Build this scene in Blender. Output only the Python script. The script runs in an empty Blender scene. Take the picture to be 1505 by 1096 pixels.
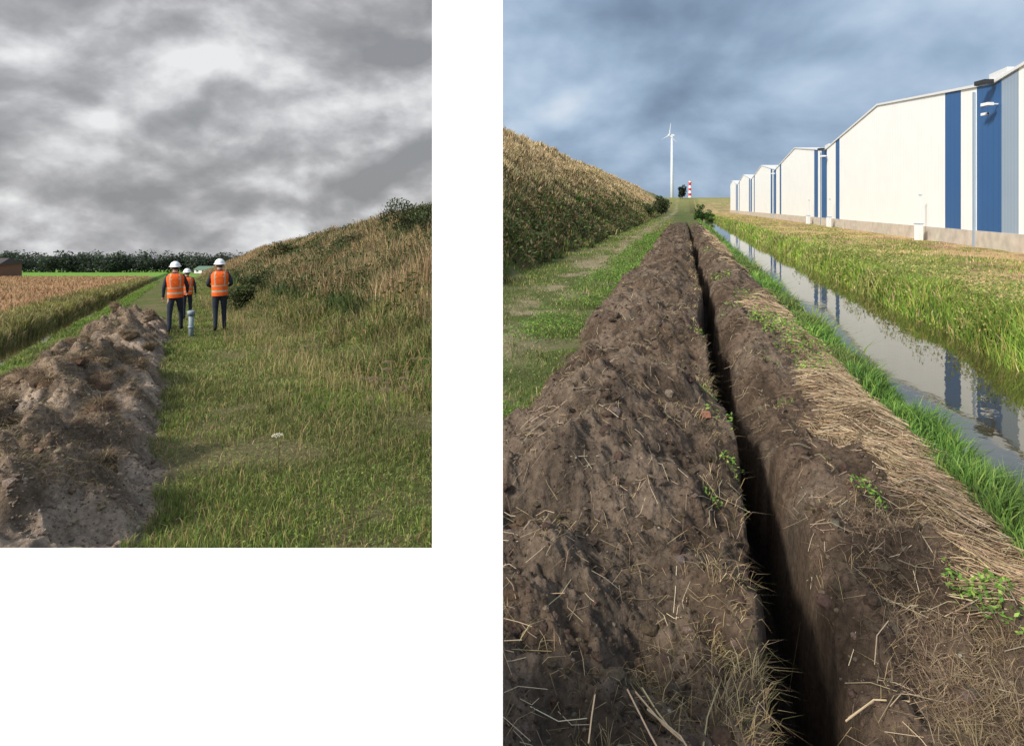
import bpy, bmesh, math, random
import numpy as np
from mathutils import Vector, Matrix
rng=np.random.default_rng(7); random.seed(7)
S=bpy.context.scene
UR=0.297; UL=-0.577; TILT=0.108

# ---------------------------------------------------------------- noise
def _h(ix,iy,s):
    h=(ix.astype(np.int64)*374761393+iy.astype(np.int64)*668265263+s*1442695041)&0xffffffff
    h=((h^(h>>13))*1274126177)&0xffffffff
    h=((h^(h>>15))*2246822519)&0xffffffff
    return ((h^(h>>16))&0xffffff)/float(0xffffff)
def vn(x,y,s=0):
    ix=np.floor(x);iy=np.floor(y);fx=x-ix;fy=y-iy
    fx=fx*fx*(3-2*fx);fy=fy*fy*(3-2*fy)
    a=_h(ix,iy,s);b=_h(ix+1,iy,s);c=_h(ix,iy+1,s);d=_h(ix+1,iy+1,s)
    return (a*(1-fx)+b*fx)*(1-fy)+(c*(1-fx)+d*fx)*fy
def fbm(x,y,sc,o=4,s=0):
    r=0;am=.5;t=0
    for i in range(o):
        xr=x*.8-y*.6 if i%2 else x; yr=x*.6+y*.8 if i%2 else y
        r=r+am*vn(xr*sc+i*17.3,yr*sc-i*9.1,s+i);t+=am;am*=.5;sc*=2.07
    return r/t
def ss(a,b,x):
    t=np.clip((x-a)/(b-a),0,1);return t*t*(3-2*t)
def lerp(a,b,t): return a*(1-t)+b*t
def cmix(c,d,t): return c*(1-t[:,None])+np.array(d)[None,:]*t[:,None]

# ---------------------------------------------------------------- terrain
def trench_c(Y): return .46+.05*np.sin(Y*.55)+.03*np.sin(Y*1.7+1)
def straw_mask(X,Y,a):
    e=fbm(X,Y,1.1,3,701)-.5
    near=(1-ss(8,14,Y))*ss(2.1,2.9,Y)
    lo=1.33+.9*e-.10*ss(3,6,Y)
    m=ss(lo-.08,lo+.12,a)*(1-ss(1.9,2.08,a+.3*e))
    patch=ss(.50,.60,fbm(X,Y,.9,3,705))
    return m*np.maximum(near,patch*.7*ss(3,5,Y))
def terr_R(X,Y):
    a=X-UR*Y
    n1=fbm(X,Y,1.6,4,1)-.5; n2=fbm(X,Y,7,3,5)-.5; n3=fbm(X,Y,26,3,9)-.5; n0=fbm(X,Y,.45,2,3)-.5
    n4=fbm(X,Y,4,2,13)
    z=-2.0+.10*n1
    cr=-.40; a2=a+.35*n0+.25*n1*(a<-.6); t=np.where(a<cr,(a2-cr)/1.05,(a-cr)/.93)
    m=np.clip(1-t*t,0,1)**.8
    soil=ss(-1.6,-1.35,a+.5*n1+.3*n0)*(1-ss(1.75,2.0,a+.4*n1))
    fade=1-ss(45,80,Y)
    z+=.43*m*fade*(1+.8*n1+.9*n0)
    lump=np.maximum(n4-.5,0)**.7
    z+=soil*fade*(.20*n1+.13*n2+.06*n3+.10*lump)
    z+=.24*ss(.55,.85,a)*(1-ss(1.3,2.1,a))*fade*(1+1.2*n1)
    tw=.105+.03*np.sin(Y*.9)+.05*n2
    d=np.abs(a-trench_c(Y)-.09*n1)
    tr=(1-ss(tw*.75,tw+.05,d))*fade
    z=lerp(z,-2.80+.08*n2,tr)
    z=lerp(z,-2.95,ss(2.1,2.75,a))
    z=lerp(z,-2.08+.12*n1,ss(4.7,5.5,a))
    dk=np.clip(-5-a+.9*n1+.9*n0,0,10.3)
    z+=.80*dk+ss(0,1.5,dk)*(.7*(fbm(X,Y,.6,3,21)-.5))
    far=ss(175,300,Y)
    z=np.maximum(z,-3.2+7.6*far)
    N=len(X); c=np.tile(np.array([.085,.11,.032]),(N,1))
    pn=fbm(X,Y,1.2,4,31)
    path=np.exp(-((a+2.9+.8*n0)/.6)**2)
    c=cmix(c,(.25,.21,.13),np.clip(path*1.3*ss(.3,.55,pn)+.35*ss(.55,.7,pn),0,1))
    c=cmix(c,(.13,.11,.05),ss(-4.6,-5.6,a+1.5*(pn-.5)))
    c=cmix(c,(.42,.30,.16),ss(-7,-10,a+3*(pn-.5)))
    sc=np.tile(np.array([.103,.073,.052]),(N,1))*(0.60+.75*fbm(X,Y,5,4,41))[:,None]
    sc=cmix(sc,(.145,.112,.085),.6*ss(.45,.65,fbm(X,Y,1.7,3,44)))
    sc=sc*(.75+.5*ss(-.12,.12,n2))[:,None]
    c=c*(1-(soil*fade)[:,None])+sc*(soil*fade)[:,None]
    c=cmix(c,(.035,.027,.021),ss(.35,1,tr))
    c=cmix(c,(.15,.11,.065),straw_mask(X,Y,a)*.8)
    c=cmix(c,(.06,.06,.025),ss(2.0,2.3,a)*(1-ss(4.7,5,a)))
    c=cmix(c,(.30,.22,.09),ss(4.4,4.6,a)*(1-ss(4.95,5.2,a)))
    fld=ss(5.8,6.8,a+1.5*(pn-.5))
    c=cmix(c,(.46,.33,.17),fld)
    c=cmix(c,(.20,.22,.065),fld*ss(.50,.62,fbm(X,Y,.35,3,51)))
    c=cmix(c,(.29,.18,.12),fld*.85*ss(.52,.60,fbm(X,Y,.5,3,55)))
    c=cmix(c,(.24,.235,.09),far)
    return z,c,a,soil*fade,tr
def terr_L(X,Y):
    a=X-UL*Y
    n1=fbm(X,Y,1.3,4,61)-.5; n2=fbm(X,Y,5,3,65)-.5; n3=fbm(X,Y,20,3,69)-.5
    z=-1.6-TILT*np.maximum(Y,0)+.05*n1
    nn=fbm(X,Y,2.2,2,77)-.5
    t=(a+1.22)/.98
    fade=1-ss(16,19,Y)
    soil=ss(-2.35,-2.1,a+.4*n1)*(1-ss(-.32,-.12,a+.5*n1))*fade
    m=np.clip(1-t*t,0,1)**.7*fade
    z+=m*(.26+1.05*np.maximum(nn,-.2)+.22*n2)+soil*(.09*n2+.04*n3)
    z-=.55*ss(-2.9,-3.15,a)*(1-ss(-3.9,-4.2,a))
    dk=np.clip(a-3.1+.8*n1,0,10.4)
    end=1-ss(90,150,Y)
    z+=(.43*dk+ss(0,1.5,dk)*.55*(fbm(X,Y,.7,3,81)-.5))*end
    N=len(X); c=np.tile(np.array([.11,.125,.038]),(N,1))
    pn=fbm(X,Y,1.0,4,91)
    c=cmix(c,(.18,.145,.08),.65*ss(.52,.66,pn))
    c=cmix(c,(.13,.11,.05),ss(3,5,a))
    c=cmix(c,(.27,.19,.10),ss(5,8,a+2*(pn-.5)))
    sc=np.tile(np.array([.285,.22,.168]),(N,1))*(0.65+.65*fbm(X,Y,6,4,95))[:,None]
    sc=cmix(sc,(.15,.105,.068),.7*ss(.08,.2,nn))
    sc=sc*(.75+.5*ss(-.15,.12,n2))[:,None]
    c=c*(1-soil[:,None])+sc*soil[:,None]
    fld=ss(-4.8,-5.8,a)
    c=cmix(c,(.12,.11,.045),ss(-4,-4.3,a))
    c=cmix(c,(.36,.225,.125),fld)
    c=cmix(c,(.16,.30,.05),ss(105,125,Y)*ss(8,2,a))
    return z,c,a,soil,None
def terrain(X,Y):
    X=np.asarray(X,float);Y=np.asarray(Y,float)
    zr,cr,_,_,_=terr_R(X,Y); zl,cl,_,_,_=terr_L(X,Y)
    u=X/np.maximum(Y,.8)
    w=ss(-.132,-.022,u)
    return lerp(zl,zr,w),cl*(1-w[:,None])+cr*w[:,None]
def gz(x,y): return float(terrain(np.array([x]),np.array([y]))[0][0])

# ---------------------------------------------------------------- mesh + materials helpers
def mk(name,V,loops,totals,mats,cols=None,smooth=False,midx=None,parent=None):
    me=bpy.data.meshes.new(name)
    V=np.asarray(V,np.float32); loops=np.asarray(loops,np.int32); totals=np.asarray(totals,np.int32)
    me.vertices.add(len(V)); me.vertices.foreach_set('co',V.ravel())
    me.loops.add(len(loops)); me.loops.foreach_set('vertex_index',loops)
    me.polygons.add(len(totals))
    st=np.concatenate([[0],np.cumsum(totals)[:-1]]).astype(np.int32)
    me.polygons.foreach_set('loop_start',st); me.polygons.foreach_set('loop_total',totals)
    me.polygons.foreach_set('use_smooth',np.full(len(totals),bool(smooth)))
    for m in (mats if isinstance(mats,list) else [mats]): me.materials.append(m)
    if midx is not None: me.polygons.foreach_set('material_index',np.asarray(midx,np.int32))
    me.update(calc_edges=True)
    if cols is not None:
        at=me.color_attributes.new('Col','FLOAT_COLOR','POINT')
        c=np.ones((len(V),4),np.float32); c[:,:3]=cols
        at.data.foreach_set('color',c.ravel())
    o=bpy.data.objects.new(name,me); S.collection.objects.link(o)
    if parent: o.parent=parent
    return o
def pmesh(name,verts,faces,mat,parent=None,smooth=False,mats=None,midx=None):
    l=[i for f in faces for i in f]; t=[len(f) for f in faces]
    return mk(name,np.array(verts,float).reshape(-1,3),l,t,mats or mat,smooth=smooth,midx=midx,parent=parent)
def empty(name,loc=(0,0,0),rz=0):
    e=bpy.data.objects.new(name,None); e.location=loc; e.rotation_euler=(0,0,rz); S.collection.objects.link(e); return e
def mat(name,col=(.5,.5,.5),rough=.7,attr=False,var=.25,nscale=8,bump=0,bscale=40,metal=0,transl=0,spec=.3):
    m=bpy.data.materials.new(name); m.use_nodes=True; nt=m.node_tree; N=nt.nodes; L=nt.links
    b=N['Principled BSDF']; b.inputs['Roughness'].default_value=rough; b.inputs['Metallic'].default_value=metal
    b.inputs['Specular IOR Level'].default_value=spec
    tc=N.new('ShaderNodeTexCoord')
    no=N.new('ShaderNodeTexNoise'); no.inputs['Scale'].default_value=nscale; no.inputs['Detail'].default_value=6
    L.new(tc.outputs['Object'],no.inputs['Vector'])
    mr=N.new('ShaderNodeMapRange'); mr.inputs[1].default_value=.25; mr.inputs[2].default_value=.75
    mr.inputs[3].default_value=1-var; mr.inputs[4].default_value=1+var
    L.new(no.outputs[0],mr.inputs[0])
    vm=N.new('ShaderNodeVectorMath'); vm.operation='SCALE'
    if attr:
        at=N.new('ShaderNodeAttribute'); at.attribute_name='Col'; L.new(at.outputs['Color'],vm.inputs[0])
    else: vm.inputs[0].default_value=col
    L.new(mr.outputs[0],vm.inputs['Scale']); L.new(vm.outputs[0],b.inputs['Base Color'])
    if bump:
        n2=N.new('ShaderNodeTexNoise'); n2.inputs['Scale'].default_value=bscale; n2.inputs['Detail'].default_value=8; n2.inputs['Roughness'].default_value=.65
        L.new(tc.outputs['Object'],n2.inputs['Vector'])
        bp=N.new('ShaderNodeBump'); bp.inputs['Strength'].default_value=bump; bp.inputs['Distance'].default_value=.03
        L.new(n2.outputs[0],bp.inputs['Height']); L.new(bp.outputs[0],b.inputs['Normal'])
    if transl:
        tr=N.new('ShaderNodeBsdfTranslucent'); L.new(vm.outputs[0],tr.inputs['Color'])
        mx=N.new('ShaderNodeMixShader'); mx.inputs[0].default_value=transl
        L.new(b.outputs[0],mx.inputs[1]); L.new(tr.outputs[0],mx.inputs[2])
        L.new(mx.outputs[0],N['Material Output'].inputs['Surface'])
    return m
M_ground=mat('ground_mat',attr=True,rough=.95,var=.4,nscale=30,bump=1.0,bscale=45,spec=.1)
M_blade=mat('grass_mat',attr=True,rough=.6,var=.12,nscale=3,transl=.3,spec=.2)
M_straw=mat('straw_mat',attr=True,rough=.7,var=.1,nscale=20,spec=.2)
M_clod=mat('clod_mat',attr=True,rough=.95,var=.35,nscale=60,bump=.8,bscale=90,spec=.1)
M_leaf=mat('leaf_mat',attr=True,rough=.6,var=.15,nscale=2,transl=.25,spec=.2)
M_bark=mat('bark_mat',(.08,.06,.045),.9)
def clad_mat(name,c,pitch,dk,rough=.5):
    m=mat(name,c,rough,var=.03,nscale=.6); nt=m.node_tree; N=nt.nodes; L=nt.links
    tc=N.new('ShaderNodeTexCoord'); sp=N.new('ShaderNodeSeparateXYZ'); L.new(tc.outputs['Object'],sp.inputs[0])
    d=N.new('ShaderNodeMath'); d.operation='DIVIDE'; d.inputs[1].default_value=pitch; L.new(sp.outputs[1],d.inputs[0])
    f=N.new('ShaderNodeMath'); f.operation='FRACT'; L.new(d.outputs[0],f.inputs[0])
    l=N.new('ShaderNodeMath'); l.operation='LESS_THAN'; l.inputs[1].default_value=.10; L.new(f.outputs[0],l.inputs[0])
    r=N.new('ShaderNodeMapRange'); r.inputs[3].default_value=1; r.inputs[4].default_value=dk; L.new(l.outputs[0],r.inputs[0])
    b=N['Principled BSDF']; src=b.inputs['Base Color'].links[0].from_socket
    v=N.new('ShaderNodeVectorMath'); v.operation='SCALE'; L.new(src,v.inputs[0]); L.new(r.outputs[0],v.inputs['Scale']); L.new(v.outputs[0],b.inputs['Base Color'])
    return m
M_clad=clad_mat('white_cladding',(.87,.88,.87),.5,.93)
M_blue=clad_mat('blue_cladding',(.035,.115,.29),.5,.8)
M_grey=clad_mat('grey_cladding',(.30,.38,.48),.25,.7)
M_plinth=mat('concrete_plinth',(.52,.46,.39),.9,var=.2,nscale=2)
M_trim=mat('roof_trim',(.70,.71,.72),.5,var=.03)
M_dark=mat('dark_metal',(.03,.032,.035),.5)
M_margin=mat('margin_white',(.95,.95,.95),.9,var=.003,nscale=2,spec=0)  # even white for the added slab that stands in for blank page

# ---------------------------------------------------------------- ground sheet
th=np.concatenate([np.linspace(-180,-47,40,endpoint=False),np.linspace(-47,47,980),np.linspace(47,180,41)[1:]])*math.pi/180
rr=np.concatenate([np.geomspace(.05,1.4,8,endpoint=False),np.geomspace(1.4,30,700,endpoint=False),np.geomspace(30,1100,230)])
R,T=np.meshgrid(rr,th,indexing='ij')
X=(R*np.sin(T)).ravel();Y=(R*np.cos(T)).ravel()
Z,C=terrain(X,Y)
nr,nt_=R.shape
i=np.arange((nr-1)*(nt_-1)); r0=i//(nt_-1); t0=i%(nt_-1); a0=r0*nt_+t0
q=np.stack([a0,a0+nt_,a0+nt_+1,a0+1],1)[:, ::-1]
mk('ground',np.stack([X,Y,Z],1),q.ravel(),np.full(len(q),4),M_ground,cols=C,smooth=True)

# ---------------------------------------------------------------- water
def water_mat():
    m=bpy.data.materials.new('water_mat'); m.use_nodes=True; nt=m.node_tree; b=nt.nodes['Principled BSDF']
    b.inputs['Base Color'].default_value=(.045,.038,.014,1); b.inputs['Roughness'].default_value=.015; b.inputs['IOR'].default_value=1.9
    b.inputs['Specular IOR Level'].default_value=.75
    n=nt.nodes.new('ShaderNodeTexNoise'); n.inputs['Scale'].default_value=2.5; n.inputs['Detail'].default_value=4; tc=nt.nodes.new('ShaderNodeTexCoord')
    nt.links.new(tc.outputs['Object'],n.inputs['Vector'])
    bp=nt.nodes.new('ShaderNodeBump'); bp.inputs['Strength'].default_value=.09; bp.inputs['Distance'].default_value=.02
    nt.links.new(n.outputs[0],bp.inputs['Height']); nt.links.new(bp.outputs[0],b.inputs['Normal']); return m
M_water=water_mat()
def strip(name,us,a0,a1,zf,ys):
    v=[];f=[]
    for k,y in enumerate(ys):
        v+=[(a0+us*y,y,zf(y)),(a1+us*y,y,zf(y))]
        if k: f.append((2*k-2,2*k-1,2*k+1,2*k))
    return pmesh(name,v,f,M_water)
strip('water',UR,2.2,5.3,lambda y:-2.45,[1,10,40,170])
strip('ditch_water',UL,-4.2,-2.9,lambda y:-1.6-.24-TILT*max(y,0),[1,3,6,10,20,40,80])

# ---------------------------------------------------------------- blades
def blades(name,P,h,w,ang,lean,col,m=None,curl=.35,topc=1.15):
    N=len(P); P=P.copy(); P[:,2]-=.02
    wa=rng.uniform(0,math.pi,N)
    wx=np.cos(wa)*w/2;wy=np.sin(wa)*w/2
    lx=np.cos(ang)*lean*h;ly=np.sin(ang)*lean*h
    V=np.zeros((N,5,3))
    V[:,0]=P;V[:,0,0]-=wx;V[:,0,1]-=wy
    V[:,1]=P;V[:,1,0]+=wx;V[:,1,1]+=wy
    mid=P.copy();mid[:,0]+=lx*curl;mid[:,1]+=ly*curl;mid[:,2]+=h*.6
    V[:,2]=mid;V[:,2,0]+=wx*.75;V[:,2,1]+=wy*.75
    V[:,3]=mid;V[:,3,0]-=wx*.75;V[:,3,1]-=wy*.75
    V[:,4]=P;V[:,4,0]+=lx;V[:,4,1]+=ly;V[:,4,2]+=h*np.clip(1.05-.35*lean,.4,1)
    b=np.arange(N)*5
    L=np.stack([b,b+1,b+2,b+3,b+3,b+2,b+4],1).ravel()
    T=np.tile([4,3],N)
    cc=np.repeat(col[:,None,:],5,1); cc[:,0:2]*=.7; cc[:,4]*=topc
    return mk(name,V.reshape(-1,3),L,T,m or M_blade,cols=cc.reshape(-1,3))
def samp(n,us,a0,a1,y0,y1):
    Yv=np.exp(rng.uniform(math.log(y0),math.log(y1),n))
    av=rng.uniform(a0,a1,n)
    Xv=av+us*Yv
    u=Xv/Yv
    if us==UR: k=(u>-.055)&(u<1.0)
    else: k=(u<-.10)&(u>-1.0)
    return Xv[k],Yv[k],av[k]
def pal(n,cs,ws=None):
    cs=np.array(cs); ix=rng.choice(len(cs),n,p=ws); c=cs[ix]*rng.uniform(.7,1.3,(n,1))*rng.uniform(.92,1.08,(n,3)); return c
def grass(name,us,a0,a1,y0,y1,n,hr,w0,cs,ws=None,lean=(.1,.7),dirn=None,mask=None,wexp=.75,clump=None,topc=1.15,cvar=.8):
    x,y,a=samp(n,us,a0,a1,y0,y1)
    if mask is not None:
        k=mask(x,y,a); x,y,a=x[k],y[k],a[k]
    z,_=terrain(x,y); N=len(x)
    h=rng.uniform(hr[0],hr[1],N)
    if clump: h*=.25+1.5*fbm(x,y,clump,2,123)
    w=w0*np.maximum(1,(y/4))**wexp
    ang=rng.uniform(0,2*math.pi,N) if dirn is None else rng.normal(dirn[0],dirn[1],N)
    c=pal(N,cs,ws)
    c*=(1-cvar/2+cvar*fbm(x,y,.8,3,222))[:,None]
    dry=ss(.48,.66,fbm(x,y,.55,3,228))*.35
    g=c.mean(1)[:,None]*np.array([1.35,1.12,.55])[None]
    c=c*(1-dry[:,None])+g*dry[:,None]
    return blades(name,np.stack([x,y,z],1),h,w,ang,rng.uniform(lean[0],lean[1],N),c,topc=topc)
G1=(.14,.23,.045);G2=(.09,.155,.032);G3=(.22,.27,.07);GD=(.045,.07,.024);TAN=(.54,.40,.22);TAN2=(.38,.275,.14);BR=(.16,.11,.06);STR=(.66,.53,.33)
OL=(.19,.18,.07)
def pmask(sc,thr,seed): return lambda x,y,a: fbm(x,y,sc,3,seed)+rng.uniform(-.12,.12,len(x))>thr
# right scene
grass('path_grass',UR,-5.4,-1.25,3,90,90000,(.03,.12),.006,[G1,G2,G3,TAN],[.42,.25,.18,.15],
      mask=lambda x,y,a:(rng.random(len(x))>.88*np.exp(-((a+2.9+.8*(fbm(x,y,.45,2,3)-.5))/.6)**2))&(fbm(x,y,1.2,4,31)+rng.uniform(-.1,.1,len(x))<.62)&(a+.5*(fbm(x,y,1.6,4,1)-.5)+.3*(fbm(x,y,.45,2,3)-.5)<-1.42),clump=1.5)
grass('path_dry_grass',UR,-4.6,-1.8,3.5,60,16000,(.02,.07),.005,[TAN,TAN2,STR,BR],[.4,.3,.15,.15],lean=(.6,1.8))
grass('dyke_undergrowth',UR,-9.5,-4.3,12,120,60000,(.12,.5),.012,[GD,G2,BR,TAN2,G1],[.20,.25,.2,.17,.18],clump=.7,mask=lambda x,y,a:(a+2.2*(fbm(x,y,.8,3,771)-.5)<-5.0))
grass('dyke_dry_grass',UR,-17,-6.0,17,190,105000,(.2,.52),.010,[TAN,TAN2,STR,OL,BR],[.42,.16,.27,.11,.04],lean=(.1,.5),dirn=(0,1.2),clump=.7,mask=lambda x,y,a:(a+4.5*(fbm(x,y,.5,3,773)-.5)+rng.uniform(-1,1,len(x))<-7.6))
grass('bank_reeds',UR,1.85,2.55,2.0,150,50000,(.08,.28),.009,[(.13,.25,.045),(.08,.175,.035),(.22,.33,.07),GD],[.45,.3,.18,.07],lean=(.2,1.0),dirn=(.2,1.2),clump=1.6)
grass('tall_bank_reeds',UR,2.2,2.85,2.4,60,11000,(.22,.6),.009,[(.14,.26,.05),(.25,.34,.09)],[.6,.4],lean=(.4,1.1),dirn=(-.1,1.0),mask=pmask(.9,.53,1234))
grass('far_bank_edge_reeds',UR,4.45,5.0,4,150,28000,(.12,.34),.010,[(.44,.38,.12),(.32,.32,.08),(.20,.29,.06)],[.28,.35,.37],lean=(.1,.6),clump=1.0)
grass('far_bank_reeds',UR,4.8,6.3,4,150,52000,(.16,.45),.011,[(.23,.35,.055),(.15,.25,.045),(.40,.42,.10),TAN],[.42,.27,.22,.09],lean=(.1,.6),clump=.8)
grass('meadow_dry_grass',UR,6.0,14.8,6,170,56000,(.02,.08),.009,[TAN,TAN2,(.60,.44,.22),(.24,.28,.08)],[.30,.17,.33,.20],clump=.5)
grass('meadow_green_tufts',UR,5.8,13.5,8,120,40000,(.04,.17),.010,[(.24,.31,.06),(.17,.24,.05),TAN],[.45,.33,.22],mask=pmask(.45,.60,333))
grass('spoil_rootlets',UR,-1.3,1.6,1.7,40,14000,(.03,.13),.0028,[TAN,TAN2,(.2,.15,.10)],[.3,.3,.4],lean=(.8,2.5),mask=lambda x,y,a:(np.abs(a-trench_c(y))>.16)&(fbm(x,y,2.5,3,444)>.50))
grass('spoil_turf_tufts',UR,-1.3,1.8,1.8,60,60000,(.03,.10),.0028,[TAN,TAN2,STR,OL,BR],[.27,.3,.1,.13,.2],lean=(.6,2.4),mask=lambda x,y,a:(np.abs(a-trench_c(y))>.17)&(fbm(x,y,2.1,2,446)+.06*ss(2.5,8,y)+rng.uniform(-.05,.03,len(x))>.74),wexp=.6)
grass('root_mat',UR,.9,1.6,1.8,3.2,9000,(.03,.12),.0028,[(.30,.21,.14),(.38,.28,.18),(.22,.155,.10)],[.4,.3,.3],lean=(.6,2.4),mask=pmask(1.8,.5,1450))
grass('trench_edge_dry_grass',UR,.10,.34,1.7,30,7000,(.04,.13),.003,[TAN,TAN2,STR,OL],[.4,.3,.15,.15],lean=(.5,1.6),dirn=(0.3,1.2),mask=pmask(1.6,.56,555))
# left scene
grass('meadow_grass',UL,-.45,4.6,3.0,70,170000,(.03,.12),.0065,[(.19,.25,.055),(.13,.19,.045),(.28,.30,.09),TAN2,G2],[.33,.2,.18,.16,.13],
      mask=lambda x,y,a:(fbm(x,y,1.0,4,91)+rng.uniform(-.22,.10,len(x))<.60)&(a+.5*(fbm(x,y,1.3,4,61)-.5)>-.22),clump=1.2)
grass('meadow_dry_thatch',UL,-.2,4.6,3.0,50,36000,(.02,.08),.0045,[TAN,TAN2,(.25,.2,.09),BR],[.25,.35,.25,.15],lean=(.6,2.0),mask=pmask(.7,.47,1411))
grass('meadow_seed_stalks',UL,1.0,4.2,3.4,30,12000,(.15,.42),.003,[TAN,TAN2,(.22,.20,.07)],[.35,.3,.35],lean=(.1,.5),mask=pmask(.9,.50,1001))
grass('ditch_bank_grass',UL,-3.1,-2.1,4,70,36000,(.04,.13),.008,[(.18,.29,.05),(.12,.21,.04),(.28,.34,.085)],[.5,.3,.2],mask=lambda x,y,a:(a+.4*(fbm(x,y,1.3,4,61)-.5)<-2.2),clump=1.5)
grass('ditch_reeds',UL,-5.8,-3.75,6,80,40000,(.12,.38),.011,[(.24,.23,.07),(.16,.17,.05),TAN2,(.26,.28,.07)],[.35,.25,.25,.15],clump=.8)
grass('field_reeds',UL,-110,-5.4,9,115,85000,(.12,.32),.012,[(.46,.29,.16),(.38,.235,.125),(.30,.21,.10)],[.45,.4,.15],clump=.3)
grass('slope_grass',UL,2.4,8,4.0,90,110000,(.08,.38),.008,[G2,(.16,.20,.05),TAN2,(.22,.20,.08),BR],[.24,.28,.22,.18,.08],clump=.9,mask=lambda x,y,a:(a+1.8*(fbm(x,y,.8,3,1003)-.5)>3.0))
grass('slope_dry_reeds',UL,4.4,15.5,9,110,95000,(.30,.80),.0085,[(.40,.28,.155),(.30,.21,.11),(.47,.35,.20),OL,BR],[.3,.25,.17,.16,.12],lean=(.05,.4),clump=.6)
grass('slope_green_weeds',UL,4.0,14.5,8,60,70000,(.3,.8),.016,[GD,(.065,.09,.028),(.11,.14,.045)],[.35,.33,.32],mask=pmask(.45,.55,888))

# ---------------------------------------------------------------- clods
def ico(sub):
    bm=bmesh.new(); bmesh.ops.create_icosphere(bm,subdivisions=sub,radius=1)
    v=np.array([x.co[:] for x in bm.verts]); f=np.array([[a.index for a in p.verts] for p in bm.faces]); bm.free(); return v,f
ICO=[ico(1),ico(2)]
def clods(name,P,s,col,sub=0,flat=.7,smooth=False):
    v0,f0=ICO[sub]; N=len(P); K=len(v0)
    ang=rng.uniform(0,2*math.pi,N)
    V=v0[None]*(1+rng.uniform(-.28,.28,(N,K,1)))
    V=V*rng.uniform(.65,1.3,(N,1,3)); V[:,:,2]*=flat
    c,s_=np.cos(ang)[:,None],np.sin(ang)[:,None]
    x=V[:,:,0]*c-V[:,:,1]*s_; y=V[:,:,0]*s_+V[:,:,1]*c
    V=np.stack([x,y,V[:,:,2]],2)*s[:,None,None]+P[:,None]
    F=(f0[None]+(np.arange(N)*K)[:,None,None]).reshape(-1)
    cc=np.repeat(col[:,None],K,1).reshape(-1,3)
    return mk(name,V.reshape(-1,3),F,np.full(len(F)//3,3),M_clod,cols=cc,smooth=smooth)
def soilpts(n,us,a0,a1,y0,y1,right=True):
    x,y,a=samp(n,us,a0,a1,y0,y1)
    z,_=terrain(x,y)
    r=terr_R(x,y) if right else terr_L(x,y)
    k=r[3]>.6
    if right: k&=np.abs(a-trench_c(y))>.17
    return x[k],y[k],z[k]
x,y,z=soilpts(60000,UR,-1.5,1.6,1.6,50)
s=.0032*rng.pareto(2.2,len(x))+.003; s=np.minimum(s,.034)*np.maximum(1,y/5)**.5
clods('soil_clods',np.stack([x,y,z+s*.1],1),s,pal(len(x),[(.103,.073,.052),(.072,.052,.038),(.15,.117,.09)],[.55,.3,.15]),0)
x,y,z=soilpts(260,UR,-1.4,1.3,1.6,30)
s=rng.uniform(.018,.045,len(x))*np.maximum(1,y/6)**.5
clods('large_soil_clods',np.stack([x,y,z+s*.1],1),s,pal(len(x),[(.103,.073,.053),(.085,.061,.045),(.15,.12,.093)],[.6,.25,.15]),1)
x,y,z=soilpts(110,UR,-1.3,1.3,1.7,16)
s=rng.uniform(.004,.010,len(x))
clods('pebbles',np.stack([x,y,z+s*.6],1),s,pal(len(x),[(.36,.33,.30),(.30,.25,.20)]),1,smooth=True)
x,y,z=soilpts(28000,UL,-2.3,-.1,3,20,False)
s=.004*rng.pareto(2.4,len(x))+.0045; s=np.minimum(s,.03)*np.maximum(1,y/6)**.4
clods('spoil_clods',np.stack([x,y,z+s*.1],1),s,pal(len(x),[(.285,.22,.168),(.21,.155,.115),(.34,.27,.21)],[.5,.35,.15]),0)
x,y,z=soilpts(90,UL,-2.0,-.5,3.5,17,False)
s=rng.uniform(.05,.13,len(x))
clods('sod_lumps',np.stack([x,y,z+.02],1),s,pal(len(x),[(.15,.105,.07),(.19,.14,.095)]),1,flat=.8)
idx=np.repeat(np.arange(len(x)),220)
an=rng.uniform(0,2*math.pi,len(idx)); rr_=s[idx]*rng.uniform(.1,1.1,len(idx))
P=np.stack([x[idx]+np.cos(an)*rr_,y[idx]+np.sin(an)*rr_,z[idx]+.04+s[idx]*.7*np.sqrt(np.clip(1-(rr_/s[idx]/1.1)**2,0,1))],1)
blades('sod_fibres',P,rng.uniform(.02,.08,len(idx)),np.full(len(idx),.005),an,rng.uniform(1,2.5,len(idx)),pal(len(idx),[(.15,.105,.065),(.25,.18,.11),(.38,.29,.17)],[.35,.4,.25]))
def crest(x,y,a):
    nn=fbm(x,y,2.2,2,77)-.5
    return (nn+rng.uniform(-.06,.03,len(x))>.11)&(terr_L(x,y)[3]>.7)
grass('sod_turf',UL,-2.1,-.4,3.2,17,60000,(.02,.07),.0045,[(.17,.12,.075),(.26,.19,.115),(.38,.29,.17),OL],[.34,.34,.22,.1],lean=(.6,2.5),mask=crest,wexp=.5)
by=4.55; bx=.335*by
bmv=np.array([(-1,-1,-1),(1,-1,-1),(1,1,-1),(-.8,1,-1),(-1,-1,1),(.8,-1,1),(1,.8,.8),(-.9,.9,1)],float)*np.array([.035,.025,.02])+np.array([bx,by,gz(bx,by)+.02])
pmesh('brick_fragment',bmv,[(0,3,2,1),(4,5,6,7),(0,1,5,4),(1,2,6,5),(2,3,7,6),(3,0,4,7)],mat('brick_mat',(.33,.15,.10),.9,var=.3,nscale=60,bump=.5))

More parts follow.
